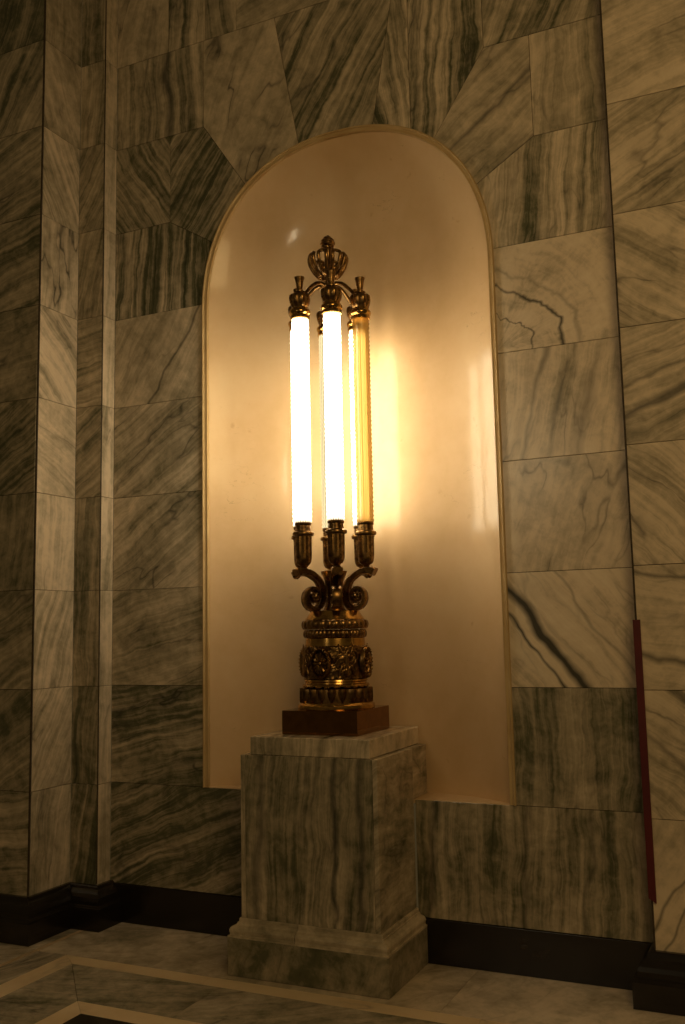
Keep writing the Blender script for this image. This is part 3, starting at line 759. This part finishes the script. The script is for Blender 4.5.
# caps: collar, gadrooned bell, little vase
bm = bmesh.new(); lathe(bm, lz([(.050, 3.504), (.055, 3.506), (.055, 3.522), (.052, 3.528), (.058, 3.534), (.061, 3.542), (.060, 3.552), (.054, 3.560), (.046, 3.564), (.045, 3.573), (.03, 3.576)]), 32)
cp0 = mesh_obj('tube_cap', bm, GOLD, lamp, smooth=True); autosmooth(cp0, 40)
bm = bmesh.new(); lathe(bm, lz([(.040, 3.570), (.050, 3.580), (.058, 3.600), (.063, 3.624), (.062, 3.642), (.052, 3.652), (.028, 3.655), (.026, 3.660), (.031, 3.664), (.031, 3.670), (.022, 3.675)]), 64, lambda a, z: 1 - (.13 * (1 - abs(cos(a * 4.0))) if Z(3.574) < z < Z(3.653) else 0))
bl0 = mesh_obj('gadrooned_bell', bm, BRONZE, cp0, smooth=True); autosmooth(bl0, 45)
bm = bmesh.new(); lathe(bm, lz([(.018, 3.673), (.019, 3.680), (.017, 3.688), (.021, 3.713), (.026, 3.740), (.030, 3.751), (.029, 3.756), (.020, 3.754)]), 32, lambda a, z: 1 - .06 * (.5 - .5 * cos(8 * a)))
vs0 = mesh_obj('cap_vase', bm, BRONZE, cp0, smooth=True); autosmooth(vs0, 45)
# curved arms from the hub to the caps
bm = bmesh.new()
pts = spline([(0, -.020, Z(3.742)), (0, -.055, Z(3.752)), (0, -.095, Z(3.738)), (0, -.135, Z(3.700)), (0, -.160, Z(3.670)), (0, -.185, Z(3.652))], 4)
tube(bm, pts, .0105, 10)
ar0 = mesh_obj('top_arm', bm, BRONZE, lamp, smooth=True)
for k, a in enumerate(AZ):
    loc = (TR * sin(a), -TR * cos(a), 0)
    if k == 0:
        br, so, ar, cp = br0, so0, ar0, cp0
        for o in (br, ar): o.rotation_euler = (0, 0, a)
        for o in (so, cp): o.location = loc
        tb0.location = loc
    else:
        br = copy_obj(br0, lamp, rotz=a); [copy_obj(b_, br) for b_ in bts]
        so = copy_obj(so0, lamp, loc=loc); copy_obj(sc0, so)
        cp = copy_obj(cp0, lamp, loc=loc); copy_obj(bl0, cp); copy_obj(vs0, cp)
        copy_obj(ar0, lamp, rotz=a)
        if k == 1: tb_off.location = loc
        elif k == 3:
            td = mesh_obj('glass_tube', tube_mesh(), DIM, lamp, smooth=True, loc=loc); td['label'] = 'faintly glowing ribbed glass tube at the back'
        else: copy_obj(tb0, lamp, loc=loc)
# hub, crown, finial
bm = bmesh.new(); lathe(bm, lz([(.012, 3.692), (.026, 3.702), (.030, 3.722), (.024, 3.732), (.036, 3.738), (.036, 3.752), (.022, 3.760), (.019, 3.78), (.025, 3.80), (.036, 3.812), (.042, 3.824), (.034, 3.838), (.022, 3.848), (.020, 3.90), (.022, 3.952), (.030, 3.968), (.022, 3.984)]), 32)
autosmooth(lp('hub', bm, BRONZE), 50)
bm = bmesh.new()
def crown_pt(u, v):     # u across (-1..1), v along 0..1
    prof_ = [(.038, 3.796), (.062, 3.804), (.086, 3.834), (.102, 3.870), (.109, 3.900), (.104, 3.920), (.095, 3.928)]
    f = v * (len(prof_) - 1); i = min(int(f), len(prof_) - 2); t = f - i
    r = prof_[i][0] * (1 - t) + prof_[i + 1][0] * t; z = prof_[i][1] * (1 - t) + prof_[i + 1][1] * t
    return Vector((u, -r, Z(z)))
pts = []
for i in range(28):
    t = 2 * pi * i / 28; v = .5 - .5 * cos(t); w_ = .027 * sin(t) * (.45 + .75 * v)
    pts.append(crown_pt(w_, v))
tube(bm, pts, .0105, 8, closed=True)
tube(bm, [crown_pt(0, v) for v in (0, .12, .25, .36)], [.012, .013, .010, .004], 8)
cl0 = mesh_obj('crown_loop', bm, BRONZE, lamp, smooth=True)
for k in range(8):
    o = cl0 if k == 0 else copy_obj(cl0, lamp)
    o.rotation_euler = (0, 0, 2 * pi * k / 8 + .15)
bm = bmesh.new()
fp = []
for i in range(29):
    t = i / 28; r = .047 * (sin(pi * min(1, (t * .86 + .14))) ** .75) * (1.0 - .12 * t)
    fp.append((max(r, .002), Z(3.966 + .088 * t)))
lathe(bm, fp, 40, lambda a, z: 1 - .16 * (.5 - .5 * cos(2 * a + (z - Z(3.982)) * 300)))
lp('finial', bm, BRONZE)

# ------------------------------------------------------------------ red upright strip on the pilaster corner
bm = bmesh.new()
secz = [(.545, .445), (1.772, 1.772)]
pl = [(1.611, -DE - .014), (1.645, -DE - .014), (1.645, -DE - .0015), (1.6255, -DE - .0015), (1.6255, -DE + .055), (1.611, -DE + .055)]
bot = [bm.verts.new((x, y, .475 - .022 * (x - 1.611) / .034)) for x, y in pl]; top = [bm.verts.new((x, y, 1.772)) for x, y in pl]
bm.faces.new(list(reversed(bot))); bm.faces.new(top)
for i in range(6): bm.faces.new((bot[i], bot[(i + 1) % 6], top[(i + 1) % 6], top[i]))
tag(mesh_obj('corner_guard', bm, RED), 'slim dark red upright strip on the right marble pilaster edge', 'corner guard')
